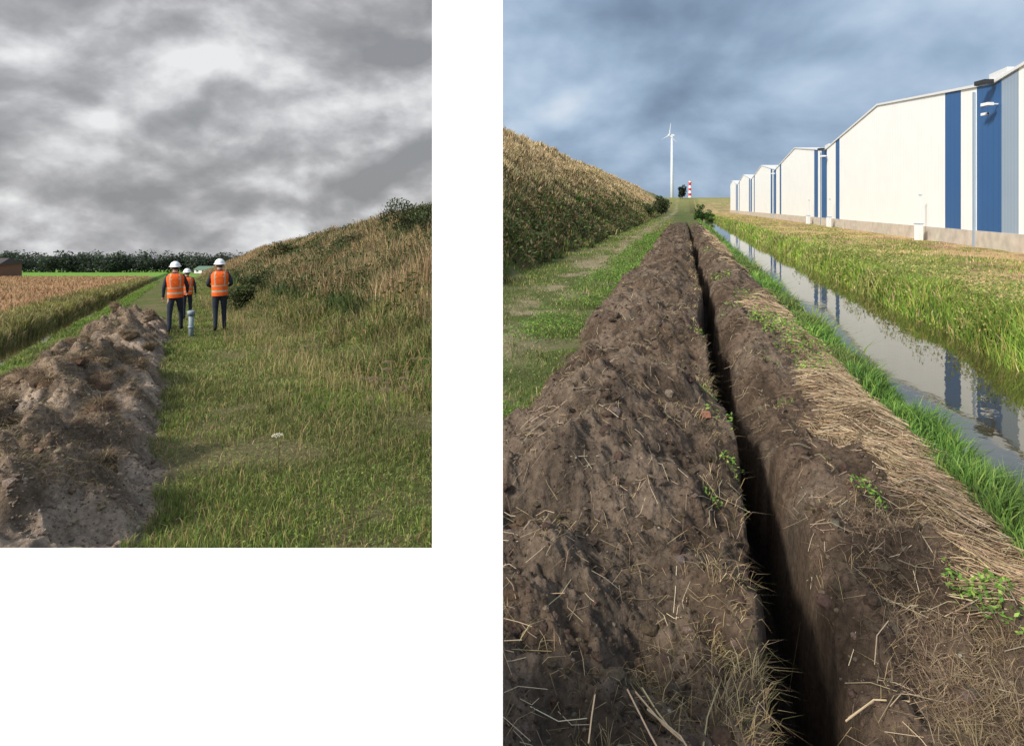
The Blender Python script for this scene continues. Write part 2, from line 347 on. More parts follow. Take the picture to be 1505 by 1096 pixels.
# ---------------------------------------------------------------- straw
def straws(name,x,y,zoff,ln,w,ang,pitch,col,bend=.06):
    N=len(x); z,_=terrain(x,y)
    d=np.stack([np.cos(ang)*np.cos(pitch),np.sin(ang)*np.cos(pitch),np.sin(pitch)],1)
    s=np.stack([-np.sin(ang),np.cos(ang),np.zeros(N)],1)
    up=np.cross(d,s); up/=np.linalg.norm(up,axis=1)[:,None]
    c0=np.stack([x,y,z+zoff],1)
    bd=rng.normal(0,bend,N)
    V=np.zeros((N,9,3))
    for k,t in enumerate((-.5,0,.5)):
        cen=c0+d*(ln*t)[:,None]+s*((bd*ln*(0 if t==0 else 1)))[:,None]
        zz,_=terrain(cen[:,0],cen[:,1]); zz=np.maximum(zz,c0[:,2]-.12); cen[:,2]=np.maximum(cen[:,2]*.45+(zz+zoff)*.55,zz+.003)
        for j in range(3):
            an=2*math.pi*j/3
            V[:,k*3+j]=cen+(s*math.cos(an)+up*math.sin(an))*(w/2)[:,None]
    b=(np.arange(N)*9)[:,None]
    F=[]
    for k in (0,3):
        for j in range(3):
            j2=(j+1)%3; F.append(np.concatenate([b+k+j,b+k+j2,b+k+3+j2,b+k+3+j],1))
    F=np.stack(F,1).reshape(-1)
    return mk(name,V.reshape(-1,3),F,np.full(len(F)//4,4),M_straw,cols=np.repeat(col[:,None],9,1).reshape(-1,3))
x,y,a=samp(38000,UR,.8,2.15,1.8,50)
k=straw_mask(x,y,a)*rng.uniform(.5,1,len(x))>.38; x,y,a=x[k],y[k],a[k]; N=len(x)
flow=-.5+3.2*(fbm(x,y,1.3,2,720)-.5)
straws('dead_reed_litter',x,y,rng.uniform(0,.06,N),rng.uniform(.07,.28,N)*np.maximum(1,y/8)**.4,rng.uniform(.0028,.0062,N)*np.maximum(1,y/5)**.6,
       flow+rng.normal(0,.55,N),rng.normal(0,.12,N),pal(N,[(.46,.35,.225),(.33,.24,.15),(.60,.48,.34),(.17,.12,.075)],[.33,.31,.12,.24]))
x,y,a=samp(2300,UR,-1.3,1.5,1.7,30)
k=(np.abs(a-trench_c(y))>.15)&(fbm(x,y,1.5,3,710)+.15*(np.abs(a)>.6)>.50); x,y,a=x[k],y[k],a[k];N=len(x)
straws('scattered_straw',x,y,rng.uniform(.0,.03,N),rng.uniform(.05,.22,N),rng.uniform(.0018,.0038,N)*np.maximum(1,y/5)**.6,rng.uniform(0,6.28,N),rng.normal(0,.2,N),
       pal(N,[(.42,.32,.21),(.27,.20,.135),(.52,.43,.30)]),bend=.12)
ls=[(955,1010,.30,1.9),(1000,1030,.30,-1.1),(1040,990,.26,1.05),(870,985,.16,1.25),(985,1060,.34,-.9),(850,1080,.4,.05),(930,1085,.34,-.1),(1285,1040,.26,.15),(1160,780,.14,-1.2),(900,1055,.22,.8),(965,975,.22,-1.3),(975,1000,.28,-1.0),(1010,1075,.3,2.2),(860,1075,.5,.12)]
xs=[];ys=[]
for px,py,l,an in ls:
    yy=850*1.62/(py-303) if px<1130 else 850*1.85/(py-303)
    xs.append((px-752.5)/850*yy); ys.append(yy)
N=len(ls)
straws('long_stalks',np.array(xs),np.array(ys),np.full(N,.035),np.array([l[2] for l in ls]),np.full(N,.0065),np.array([l[3] for l in ls]),np.zeros(N),pal(N,[(.6,.48,.30),(.5,.39,.24)]),bend=.05)

# ---------------------------------------------------------------- leafy plants
def leaves(name,P,size,col,m=None,parent=None,up=.3):
    N=len(P)
    n=rng.normal(0,1,(N,3)); n[:,2]+=up; n/=np.linalg.norm(n,axis=1)[:,None]
    t=np.cross(n,rng.normal(0,1,(N,3))); t/=np.linalg.norm(t,axis=1)[:,None]; b=np.cross(n,t)
    s=size[:,None]
    V=np.stack([P-t*s,P+b*s*.45-t*s*.1,P+t*s,P-b*s*.45-t*s*.1],1)
    return mk(name,V.reshape(-1,3),np.arange(N*4),np.full(N,4),m or M_leaf,cols=np.repeat(col[:,None],4,1).reshape(-1,3),parent=parent)
def clumpcloud(n,c,r,nc=14,cr=.38):
    cen=rng.normal(0,1,(nc,3)); cen/=np.linalg.norm(cen,axis=1)[:,None]; cen*=rng.uniform(.25,.85,(nc,1))
    ix=rng.integers(0,nc,n); d=rng.normal(0,1,(n,3)); d/=np.linalg.norm(d,axis=1)[:,None]
    rad=rng.uniform(.3,1.0,(n,1))**.5*cr*rng.uniform(.7,1.3,nc)[ix][:,None]
    p=cen[ix]+d*rad
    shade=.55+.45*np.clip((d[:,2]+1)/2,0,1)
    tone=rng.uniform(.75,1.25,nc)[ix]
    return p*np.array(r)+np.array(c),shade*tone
def shrub(name,x,y,w,h,n,ls,col,z=None,nc=14):
    z0=gz(x,y) if z is None else z
    e=empty(name,(x,y,z0))
    p,sh=clumpcloud(n,(0,0,h*.55),(w/2,w/2,h*.5),nc)
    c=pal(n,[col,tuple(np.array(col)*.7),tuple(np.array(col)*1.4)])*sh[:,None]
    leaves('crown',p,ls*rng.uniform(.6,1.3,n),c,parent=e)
    v=[];f=[]
    for b in range(7):
        an=b*.9; tx,ty,tz=math.cos(an)*w*.28,math.sin(an)*w*.28,h*random.uniform(.6,.85)
        base=len(v)
        for t,rd in ((0,.035),(.5,.022),(1,.008)):
            for j in range(5):
                q_=2*math.pi*j/5; v.append((tx*t**1.3+math.cos(q_)*rd*h*.5,ty*t**1.3+math.sin(q_)*rd*h*.5,tz*t-.05*(1-t)))
        for s_ in (0,5):
            for j in range(5):
                j2=(j+1)%5; f.append((base+s_+j,base+s_+j2,base+s_+5+j2,base+s_+5+j))
    pmesh('stems',v,f,M_bark,parent=e)
    return e
def tree(name,x,y,w,h,n,ls,col,z=None,th_=.25):
    z0=gz(x,y) if z is None else z
    e=empty(name,(x,y,z0))
    p,sh=clumpcloud(n,(0,0,h*.62),(w/2,w/2,h*.4),20,cr=.42)
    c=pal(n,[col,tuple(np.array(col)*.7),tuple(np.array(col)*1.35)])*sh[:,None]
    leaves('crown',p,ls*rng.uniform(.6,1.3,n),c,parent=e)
    v=[];f=[]
    def limb(p0,p1,r0,r1):
        base=len(v)
        for P_,r_ in ((p0,r0),(p1,r1)):
            for j in range(7):
                q_=2*math.pi*j/7; v.append((P_[0]+math.cos(q_)*r_,P_[1]+math.sin(q_)*r_,P_[2]))
        for j in range(7):
            j2=(j+1)%7; f.append((base+j,base+j2,base+7+j2,base+7+j))
    limb((0,0,-.3),(0,0,h*.4),th_*h*.08,th_*h*.05); limb((0,0,h*.4),(.05*w,0,h*.85),th_*h*.05,th_*h*.01)
    for b in range(6):
        an=b*1.05; limb((0,0,h*(.3+.05*b)),(math.cos(an)*w*.35,math.sin(an)*w*.35,h*(.55+.05*b)),th_*h*.03,th_*h*.006)
    pmesh('trunk',v,f,M_bark,parent=e)
    return e
def atR(px,y,): return (px-752.5)/850*y
weeds=[(1130,485,.26,300),(1150,500,.24,260),(1190,515,.22,300),(1165,520,.2,240),(1190,552,.15,160),(1210,540,.14,110),(1072,596,.08,60),(1280,762,.09,60),(1072,456,.2,60),(1048,748,.05,30),(1435,915,.10,160),(1460,935,.09,120),(1070,690,.05,30),(1155,590,.08,35),(1130,545,.1,40),(1045,640,.06,25),(1080,650,.07,35),(1060,405,.25,90),(1045,370,.3,90),(1120,470,.2,120),(1095,440,.2,80),(1025,505,.08,30),(1085,700,.06,40),(1270,750,.05,40)]
wp=[];ws_=[];wc=[]
for px,py,r,n in weeds:
    yy=850*1.87/(py-303+8); xx=atR(px,yy); zz=gz(xx,yy)
    if zz<-2.3: xx-=.2
    an=rng.uniform(0,6.28,n); rd=r*np.sqrt(rng.uniform(0,1,n))
    lx_=xx+np.cos(an)*rd; ly_=yy+np.sin(an)*rd*1.5; lz,_=terrain(lx_,ly_); lz=np.maximum(lz,-2.1)
    wp.append(np.stack([lx_,ly_,lz+rng.uniform(.01,.8*min(r,.2),n)+.015],1))
    ws_.append(rng.uniform(.008,.019,n)*max(1,yy/4)**.6); wc.append(pal(n,[(.15,.28,.045),(.10,.20,.035),(.28,.40,.08)]))
leaves('green_weeds',np.concatenate(wp),np.concatenate(ws_),np.concatenate(wc),up=1.5)
def leafpatch(name,us,a0,a1,y0,y1,n,hz,sz,cols,thr=None,sc=1.2,seed=900):
    x,y,a=samp(n,us,a0,a1,y0,y1)
    if thr:
        k=fbm(x,y,sc,3,seed)+rng.uniform(-.05,.05,len(x))>thr; x,y,a=x[k],y[k],a[k]
    z,_=terrain(x,y); n=len(x)
    zz=z+rng.uniform(0.01,hz,n)*(.4+fbm(x,y,2,2,seed+3))
    leaves(name,np.stack([x,y,zz],1),rng.uniform(sz*.6,sz*1.3,n)*np.maximum(1,y/6)**.6,pal(n,cols),up=1.2)
leafpatch('path_weeds',UR,-2.6,-1.4,4,40,34000,.24,.015,[(.14,.26,.045),(.10,.19,.035),(.21,.30,.065)],.50,1.4)
leafpatch('dyke_foot_weeds',UR,-7.5,-4.7,13,70,24000,.7,.035,[(.05,.08,.025),(.09,.13,.035),(.15,.10,.055)],.45,.8,920)
leafpatch('dyke_scrub',UR,-12,-6.5,20,90,18000,.5,.035,[(.09,.12,.035),(.17,.14,.06),(.14,.09,.05)],.52,.5,925)
leafpatch('meadow_clover',UL,-.2,4.5,3.2,25,26000,.06,.012,[(.16,.23,.05),(.12,.19,.04),(.23,.26,.07)],.5,1.4,930)
leafpatch('meadow_tall_weeds',UL,2.0,4.8,4,25,26000,.34,.015,[(.10,.145,.038),(.15,.18,.055),(.07,.10,.028)],.53,1.1,932)
leafpatch('slope_scrub',UL,4.2,13.4,8,60,60000,.8,.03,[(.065,.09,.028),(.10,.12,.038),(.042,.058,.022)],.52,.45,935)
leafpatch('reed_bushes',UR,5.0,7.4,7,30,26000,.7,.020,[(.23,.31,.06),(.15,.21,.045),(.40,.36,.13)],.55,.7,945)
shrub('bramble_bush',atR(972,120),120,5.0,4.0,1600,.22,(.06,.08,.03),z=gz(atR(972,120),120)+.2)
shrub('hawthorn_bush',atR(955,90),90,3.0,2.0,700,.15,(.06,.085,.03))
shrub('willow_bush',atR(1031,85),85,2.6,3.0,1500,.14,(.05,.11,.025))
shrub('willow_bush',atR(1043,95),95,2.2,1.6,700,.13,(.07,.14,.03))
tree('alder_tree',atR(1003,270),270,4.4,7.5,1500,.4,(.025,.04,.022),z=gz(atR(1003,270),270)-.9)
def atL(px,y): return (px-752.5)/850*y
shrub('elder_bush',atL(606,24),24,2.6,1.5,3800,.055,(.07,.09,.035))
shrub('elder_bush',atL(640,20),20,2.0,1.4,3000,.05,(.06,.08,.03))
shrub('elder_bush',atL(520,30),30,2.4,1.0,2200,.06,(.09,.10,.04))
shrub('bramble_bush',atL(350,22),22,1.5,1.2,2400,.05,(.07,.09,.03))
shrub('bramble_bush',atL(380,30),30,1.8,1.1,1500,.06,(.07,.09,.03))
shrub('bramble_bush',atL(418,45),45,3.4,1.5,1400,.1,(.11,.11,.04))
pp=[];cc=[];sz=[]
for k in range(64):
    yy=250+rng.uniform(-12,14); xx=rng.uniform(-.93,-.40)*yy if k>40 else (-.93+.53*k/40)*yy
    zb=-1.6-TILT*yy-.5; h=rng.uniform(7.5,10.0); w=rng.uniform(7,12)
    p,sh=clumpcloud(750,(xx,yy,zb+h*.50),(w/2,w/2,h*.5),14,cr=.5)
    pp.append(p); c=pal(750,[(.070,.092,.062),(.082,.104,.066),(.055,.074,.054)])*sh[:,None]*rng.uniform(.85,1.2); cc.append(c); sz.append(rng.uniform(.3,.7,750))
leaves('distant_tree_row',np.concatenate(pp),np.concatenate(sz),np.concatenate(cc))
M_stem=mat('stem_mat',(.13,.11,.05),.8); M_umb=mat('umbel_mat',(.50,.48,.36),.8); M_umbd=mat('dry_umbel_mat',(.16,.11,.07),.9)
def umbel(name,px,y,h,dry=False,nh=5,spread=.10,ms=1):
    x=atL(px,y); z0=gz(x,y); e=empty(name,(x,y,z0)); v=[];f=[];hv=[];hf=[]
    def seg(p0,p1,r0,r1):
        b=len(v)
        for P_,r_ in ((p0,r0),(p1,r1)):
            for j in range(5):
                q_=2*math.pi*j/5; v.append((P_[0]+math.cos(q_)*r_,P_[1]+math.sin(q_)*r_,P_[2]))
        for j in range(5):
            j2=(j+1)%5; f.append((b+j,b+j2,b+5+j2,b+5+j))
    seg((0,0,-.03),(.01,0,h*.6),.006,.005); seg((.01,0,h*.6),(0,0,h*.86),.005,.0035)
    for b in range(nh):
        an=b*2.4; rd=spread*(0 if b==0 else 1)*random.uniform(.6,1.2); bz=h*(.4+.1*(b%4)); tz=h*(1 if b==0 else random.uniform(.72,.98))
        tx,ty=math.cos(an)*rd*1.6,math.sin(an)*rd*1.6
        if b==0: bz=h*.86
        seg((0,0,min(bz,h*.8)),(tx,ty,tz-.02),.0032,.0024)
        for r_ in range(26):
            q_=r_*2.39996; rad=.04*ms*math.sqrt(r_/26)
            qx,qy,qz=tx+math.cos(q_)*rad,ty+math.sin(q_)*rad,tz-.3*rad
            seg((tx,ty,tz-.02),(qx,qy,qz),.0012,.001)
            b0=len(hv); s_=.0065*ms
            hv.extend([(qx-s_,qy,qz),(qx,qy-s_,qz),(qx+s_,qy,qz),(qx,qy+s_,qz),(qx,qy,qz+s_*.7)])
            hf.extend([(b0,b0+1,b0+4),(b0+1,b0+2,b0+4),(b0+2,b0+3,b0+4),(b0+3,b0,b0+4),(b0+3,b0+2,b0+1,b0)])
    pmesh('stalk',v,f,M_stem,parent=e); pmesh('flower_heads',hv,hf,M_umbd if dry else M_umb,parent=e)
umbel('cow_parsley',408,4.6,.30,nh=1,ms=1.1)
umbel('dried_hogweed',548,5.6,.52,dry=True,nh=4,spread=.12,ms=1)
umbel('dried_hogweed',570,5.2,.78,dry=True,nh=7,spread=.11,ms=1.2)
umbel('dried_hogweed',622,6.5,.6,dry=True,nh=5)
umbel('dried_hogweed',455,9,.5,dry=True,nh=4)

# ---------------------------------------------------------------- warehouse
def WP(a,Y,z): return (a+UR*Y,Y,z)
VAL=[28+33.3*k for k in range(-1,5)]
def roofz(Y):
    t=((Y-28)/33.3)%1.0; return 5.9+1.85*(1-abs(2*t-1))
wh=empty('warehouse_building')
def prism(name,ya,yb,a0,a1,z0,zf,m,parent=wh):
    v=[WP(a0,ya,z0),WP(a0,yb,z0),WP(a0,yb,zf(yb)),WP(a0,ya,zf(ya)),WP(a1,ya,z0),WP(a1,yb,z0),WP(a1,yb,zf(yb)),WP(a1,ya,zf(ya))]
    return pmesh(name,v,[(0,3,2,1),(4,5,6,7),(0,1,5,4),(1,2,6,5),(2,3,7,6),(3,0,4,7)],m,parent=parent)
bl=[]
for v in VAL:
    bl+=[(v-5.6,v-4.2,'b'),(v-.7,v+1.6,'b'),(v+3.3,v+5.2,'b')]
bl+=[(25.9,27.3,'g')]
Y0,Y1=12.0,186.0
cuts=sorted(set([Y0,Y1]+[c for b in bl for c in b[:2] if Y0<c<Y1]+VAL+[v+16.65 for v in VAL]))
cuts=[c for c in cuts if Y0<=c<=Y1]
for i_ in range(len(cuts)-1):
    ya,yb=cuts[i_],cuts[i_+1]; mid=(ya+yb)/2; m=M_clad
    for b in bl:
        if b[0]<mid<b[1]: m=M_blue if b[2]=='b' else M_grey
    prism('facade_panel',ya,yb,15.0,15.25,-1.25,roofz,m)
prism('plinth',Y0-.02,Y1+.02,14.95,15.2,-2.2,lambda y:-1.25,M_plinth)
pk=[v for v in VAL]+[v+16.65 for v in VAL]; pk=sorted([Y0]+[p for p in pk if Y0<p<Y1]+[Y1])
for i_ in range(len(pk)-1):
    ya,yb=pk[i_],pk[i_+1]
    v=[WP(14.9,ya,roofz(ya)+.004),WP(14.9,yb,roofz(yb)+.004),WP(75,yb,roofz(yb)+.004),WP(75,ya,roofz(ya)+.004),WP(14.9,ya,roofz(ya)+.14),WP(14.9,yb,roofz(yb)+.14),WP(75,yb,roofz(yb)+.14),WP(75,ya,roofz(ya)+.14)]
    pmesh('roof',v,[(0,3,2,1),(4,5,6,7),(0,1,5,4),(1,2,6,5),(2,3,7,6),(3,0,4,7)],M_trim,parent=wh)
prism('end_wall',Y1-.2,Y1,15.3,75,-2.2,lambda y:roofz(Y1)-.01,M_clad)
prism('end_wall_near',Y0,Y0+.2,15.3,75,-2.2,lambda y:roofz(Y0)-.01,M_clad)
for v in VAL[1:]:
    prism('roof_box',v-1.0,v+.6,15.1,17.0,5.95,lambda y:6.5,M_trim)
    prism('downpipe',v+1.7,v+1.82,14.88,14.98,-2.1,lambda y:5.85,M_grey)
def box(name,c,s,m,parent=None,rot=0):
    cx,cy,cz=c; sx,sy,sz_=s; v=[]
    for dz in (-1,1):
        for dx,dy in ((-1,-1),(1,-1),(1,1),(-1,1)):
            X_=dx*sx/2;Y_=dy*sy/2
            v.append((cx+X_*math.cos(rot)-Y_*math.sin(rot),cy+X_*math.sin(rot)+Y_*math.cos(rot),cz+dz*sz_/2))
    return pmesh(name,v,[(0,3,2,1),(4,5,6,7),(0,1,5,4),(1,2,6,5),(2,3,7,6),(3,0,4,7)],m,parent=parent)
for (yy,zz,mm,sc) in ((27.6,4.85,M_trim,1),(27.9,5.95,M_dark,1.5),(60.2,5.2,M_trim,1.1),(61.0,6.0,M_dark,1.5),(94.2,5.3,M_trim,1.2)):
    fl=empty('wall_floodlight'); p=WP(14.6,yy,zz)
    box('arm',(p[0]+.2,p[1],p[2]+.02),(.45*sc,.06,.06),M_trim,fl)
    box('lamp_head',(p[0]-.12,p[1],p[2]),(.3*sc,.42*sc,.14*sc),mm,fl)
    box('lamp_glass',(p[0]-.12,p[1],p[2]-.08*sc),(.24*sc,.36*sc,.02),M_grey,fl)
sc_=empty('security_camera'); p=WP(14.75,28.4,4.5)
box('bracket',(p[0]+.12,p[1],p[2]+.05),(.25,.05,.05),M_trim,sc_); box('camera_body',(p[0]-.05,p[1]-.1,p[2]),(.12,.36,.12),M_trim,sc_); box('camera_lens',(p[0]-.05,p[1]-.3,p[2]),(.08,.04,.08),M_dark,sc_)
for yy in (35.2,57.0,66.5):
    uc=empty('utility_cabinet'); p=WP(14.3,yy,-2.05); box('cabinet_body',(p[0],p[1],-1.6),(.3,.36,1.0),M_trim,uc); box('cabinet_lid',(p[0],p[1],-1.07),(.36,.42,.05),M_grey,uc)
    box('vent_pipe',(p[0]+.1,p[1],-.2),(.05,.05,1.7),M_trim,uc); box('vent_cap',(p[0]+.1,p[1],.68),(.13,.13,.06),M_grey,uc)

# ---------------------------------------------------------------- turned shapes
def lathe(name,prof,m,parent=None,n=20,loc=(0,0,0),smooth=True,mats=None,midx=None):
    v=[];f=[];mi=[]
    for (r,z) in prof:
        for j in range(n):
            q_=2*math.pi*j/n; v.append((loc[0]+r*math.cos(q_),loc[1]+r*math.sin(q_),loc[2]+z))
    for k in range(len(prof)-1):
        for j in range(n):
            j2=(j+1)%n; f.append((k*n+j,k*n+j2,(k+1)*n+j2,(k+1)*n+j)); mi.append(midx[k] if midx else 0)
    f.append(tuple(range(n-1,-1,-1))); f.append(tuple((len(prof)-1)*n+j for j in range(n))); mi+=[mi[0],mi[-1]]
    return pmesh(name,v,f,m,parent=parent,smooth=smooth,mats=mats,midx=mi if midx else None)
M_turb=mat('turbine_white',(.66,.69,.72),.5,var=.02)
ty=420; tx=(987.5-752.5)/850*ty
wt=empty('wind_turbine',(tx,ty,0)); hub=(303-199)/850*ty
lathe('tower',[(1.15,-2),(.95,hub*.5),(.62,hub-.6)],M_turb,wt)
box('nacelle',(-.2,0.3,hub),(3.6,1.7,1.4),M_turb,wt)
lathe('hub_cone',[(.8,-.5),(.7,.3),(.2,.9)],M_turb,wt,loc=(-2.4,-.6,hub-.2))
hx=(-2.2,-1.2,hub)
for ang,ln,fs in ((83,9.0,1),(203,8.4,.75),(323,8.4,.75)):
    v=[];f=[]
    dx,dz=math.cos(math.radians(ang))*fs,math.sin(math.radians(ang)); px_,pz_=-dz,dx
    for k,(t,w) in enumerate(((0,.35),(.15,.65),(.5,.38),(1,.1))):
        for s_,d_ in ((-1,-.12),(1,-.12),(1,.12),(-1,.12)):
            v.append((hx[0]+dx*ln*t+px_*w*s_*.6,hx[1]+d_,hx[2]+dz*ln*t+pz_*w*s_*.6))
        if k:
            for j in range(4): j2=(j+1)%4; f.append((k*4-4+j,k*4-4+j2,k*4+j2,k*4+j))
    f+= [(3,2,1,0),(12,13,14,15)]
    pmesh('rotor_blade',v,f,M_turb,parent=wt)
M_red=mat('red_paint',(.55,.03,.03),.6,var=.05); M_wp=mat('white_paint',(.8,.8,.78),.6,var=.03)
ly=340; lx=(1014-752.5)/850*ly; lh=empty('lighthouse',(lx,ly,0))
zb=3.0; zt=(303-269)/850*ly
prof=[]
for k in range(8):
    t=k/7; prof.append((.85-.2*t,zb+(zt-zb)*t))
prof+=[(1.05,zt+.01),(1.05,zt+.25),(.6,zt+.26),(.6,zt+1.1),(.1,zt+1.7)]; mi=[k%2 for k in range(7)]+[0,0,0,1,0]
lathe('tower',prof,M_red,lh,mats=[M_red,M_wp],midx=mi,smooth=False)

M_brickw=mat('house_brick',(.20,.11,.08),.9,var=.15); M_roof=mat('roof_tile',(.07,.06,.06),.8); M_win=mat('window_glass',(.05,.06,.07),.15)
def house(name,px,y,w,d,hw,hr_,mw,mr,lift=0):
    x=atL(px,y); z=-1.6-TILT*y-.2+lift; e=empty(name,(x,y,z))
    box('walls',(0,0,hw/2-.5),(w,d,hw+1),mw,e)
    v=[(-w/2-.3,-d/2-.3,hw+.004),(w/2+.3,-d/2-.3,hw+.004),(w/2+.3,d/2+.3,hw+.004),(-w/2-.3,d/2+.3,hw+.004),(-w/2-.1,0,hw+hr_),(w/2+.1,0,hw+hr_)]
    pmesh('roof',v,[(0,3,2,1),(0,1,5,4),(2,3,4,5),(1,2,5),(3,0,4)],mr,parent=e)
    for k in (-.32,0,.32):
        box('window',(k*w,-d/2-.02,hw*.55),(w*.12,.05,hw*.4),M_win,e); box('window_frame',(k*w,-d/2-.01,hw*.55-hw*.22),(w*.16,.1,.08),M_wp,e)
house('brick_farmhouse',-2,115,4.2,6,1.9,1.3,M_brickw,M_roof,.7)
house('white_barn',305,200,6,6,1.2,.9,M_wp,mat('green_roof',(.12,.2,.14),.7),.6)

# ---------------------------------------------------------------- grey marker pipe
py_=13.6; px_=atL(281,py_); mp=empty('marker_pipe',(px_,py_,gz(px_,py_)))
M_pipe=mat('grey_pvc',(.23,.28,.31),.5,var=.08)
lathe('pipe',[(.055,-.1),(.055,.5)],M_pipe,mp); lathe('cap',[(.085,.501),(.085,.58),(.07,.60)],M_pipe,mp); lathe('collar',[(.07,.2),(.07,.24)],M_pipe,mp)

# ---------------------------------------------------------------- workers
M_navy=mat('navy_cloth',(.022,.027,.042),.85,var=.25,nscale=12,bump=.3,bscale=25)
M_skin=mat('skin',(.42,.25,.18),.6,var=.08); M_hair=mat('hair',(.06,.04,.03),.8); M_boot=mat('boots',(.03,.025,.02),.7)
M_or=mat('hi_vis_orange',(.85,.125,.012),.7,var=.15,nscale=10,bump=.4,bscale=18); M_sil=mat('reflective_tape',(.46,.38,.27),.45,var=.08)
M_helm=mat('white_helmet',(.85,.85,.84),.3,var=.02); M_eye=mat('eye',(.03,.02,.02),.3)
def worker(x,y,rz,h=1.78,pose='stand'):
    e=empty('worker',(x,y,gz(x,y)+.01),rz); e.scale=(h/1.78,)*3
    st=.16 if pose=='stride' else .05; sp=.13 if pose=='stride' else .10
    J={}; V=[];E=[];Rr=[];roots=[]
    def j(name_,p,r,par=None):
        J[name_]=len(V); V.append(p); Rr.append(r if isinstance(r,tuple) else (r,r))
        if par is not None: E.append((J[par],J[name_]))
        else: roots.append(J[name_])
    j('pel',(0,0,.97),(.145,.11)); j('sp',(0,-.005,1.16),(.135,.10),'pel'); j('ch',(0,0,1.34),(.155,.11),'sp'); j('nb',(0,-.005,1.48),(.075,.07),'ch')
    j('nk',(0,.01,1.55),(.055,.058),'nb'); j('hd',(0,.025,1.635),(.075,.088),'nk'); j('ht',(0,.02,1.72),(.07,.08),'hd')
    hands=[]
    for s_ in (-1,1):
        n='L' if s_<0 else 'R'
        j('sh'+n,(.175*s_,0,1.43),(.068,.062),'ch')
        if pose=='front': el=(.27*s_,-.02,1.18); wr=(.20*s_,.22,1.10); hd=(.15*s_,.29,1.10)
        elif pose=='stride' and s_>0: el=(.27*s_,.03,1.17); wr=(.27*s_,.20,1.0); hd=(.265*s_,.265,.955)
        else: el=(.245*s_,-.04,1.16); wr=(.262*s_,.02,.92); hd=(.262*s_,.045,.845)
        j('el'+n,el,.048,'sh'+n); j('wr'+n,wr,.032,'el'+n); j('ha'+n,hd,(.022,.038),'wr'+n); hands.append((wr,hd,s_))
        j('hip'+n,(.088*s_,0,.90),.098,'pel')
        fy=st*s_
        j('kn'+n,(sp*.95*s_,.03+fy*.6,.50),.062,'hip'+n); j('an'+n,(sp*s_,-.02+fy,.10),.045,'kn'+n); j('to'+n,((sp+.015)*s_,.13+fy,.045),(.045,.04),'an'+n)
    for wr,hd,s_ in hands:
        W=Vector(wr);H=Vector(hd); d=(H-W).normalized(); side=d.cross(Vector((s_,0,0))).normalized(); inn=Vector((-s_,0,0))
        for k,(o,l) in enumerate(((-.027,.060),(-.009,.072),(.009,.078),(.027,.068))):
            p0=H+side*o+d*.015; p1=p0+d*l*.55+inn*.006; p2=p1+(d*.75+inn*.6).normalized()*l*.5
            a_='f%d%d'%(k,s_); j(a_+'a',tuple(p0),.0095); j(a_+'b',tuple(p1),.0085,a_+'a'); j(a_+'c',tuple(p2),.007,a_+'b')
        p0=W+d*.03+side*.028; p1=p0+(side*.8+d*.7).normalized()*.04; p2=p1+(d+inn*.4+side*.1).normalized()*.03
        a_='t%d'%s_; j(a_+'a',tuple(p0),.012); j(a_+'b',tuple(p1),.0105,a_+'a'); j(a_+'c',tuple(p2),.009,a_+'b')
    me=bpy.data.meshes.new('body'); me.from_pydata(V,E,[]); o=bpy.data.objects.new('body_tmp',me); S.collection.objects.link(o)
    o.modifiers.new('s','SKIN'); sv=me.skin_vertices[0].data
    for k in range(len(V)): sv[k].radius=Rr[k]; sv[k].use_root=k in roots
    sb=o.modifiers.new('ss','SUBSURF'); sb.levels=2; sb.render_levels=2
    dg=bpy.context.evaluated_depsgraph_get(); m2=bpy.data.meshes.new_from_object(o.evaluated_get(dg)); bpy.data.objects.remove(o)
    b=bpy.data.objects.new('body',m2); S.collection.objects.link(b); b.parent=e
    m2.materials.clear()
    for m in (M_navy,M_skin,M_boot,M_hair): m2.materials.append(m)
    hp=[Vector(h_[1]) for h_ in hands]; wp_=[Vector(h_[0]) for h_ in hands]
    for p in m2.polygons:
        c=p.center; p.use_smooth=True
        if c.z<.12 : p.material_index=2
        elif c.z>1.535: p.material_index=3 if (c.y<.02 and c.z>1.60) or c.z>1.68 else 1
        else:
            for W_,H_ in zip(wp_,hp):
                d=(H_-W_).normalized()
                if (c-W_).dot(d)>0 and (c-H_).length<.16 and (abs(c.x)>.12): p.material_index=1
    n=44; prof=[(.90,.180,.142),(.98,.185,.145),(1.10,.182,.14),(1.25,.198,.148),(1.36,.212,.148),(1.43,.205,.135),(1.475,.16,.115),(1.51,.095,.088)]
    zs=np.linspace(.90,1.51,40); v=[];f=[];mi=[]
    P_=np.array(prof)
    for z_ in zs:
        rx=np.interp(z_,P_[:,0],P_[:,1]); ry=np.interp(z_,P_[:,0],P_[:,2])
        for k in range(n):
            q_=2*math.pi*k/n; cx_=math.copysign(abs(math.cos(q_))**.8,math.cos(q_)); sy_=math.copysign(abs(math.sin(q_))**.85,math.sin(q_))
            wob=1+.018*math.sin(q_*5+z_*14)*(1.5-z_)*2
            v.append((rx*cx_*wob,ry*sy_*wob,z_))
    for a_ in range(39):
        for k in range(n):
            k2=(k+1)%n; f.append((a_*n+k,a_*n+k2,(a_+1)*n+k2,(a_+1)*n+k))
            zc=(zs[a_]+zs[a_+1])/2; xc=abs((v[a_*n+k][0]+v[a_*n+k2][0])/2)
            sil=(.995<zc<1.035) or (1.13<zc<1.17) or (zc>1.17 and .09<xc<.12 and zc<1.5)
            mi.append(1 if sil else 0)
    pmesh('hi_vis_vest',v,f,None,parent=e,smooth=True,mats=[M_or,M_sil],midx=mi)
    v=[];f=[]; n=28; rings=[]
    for k in range(9):
        t=k/8*math.pi/2; rings.append((math.cos(t),math.sin(t)))
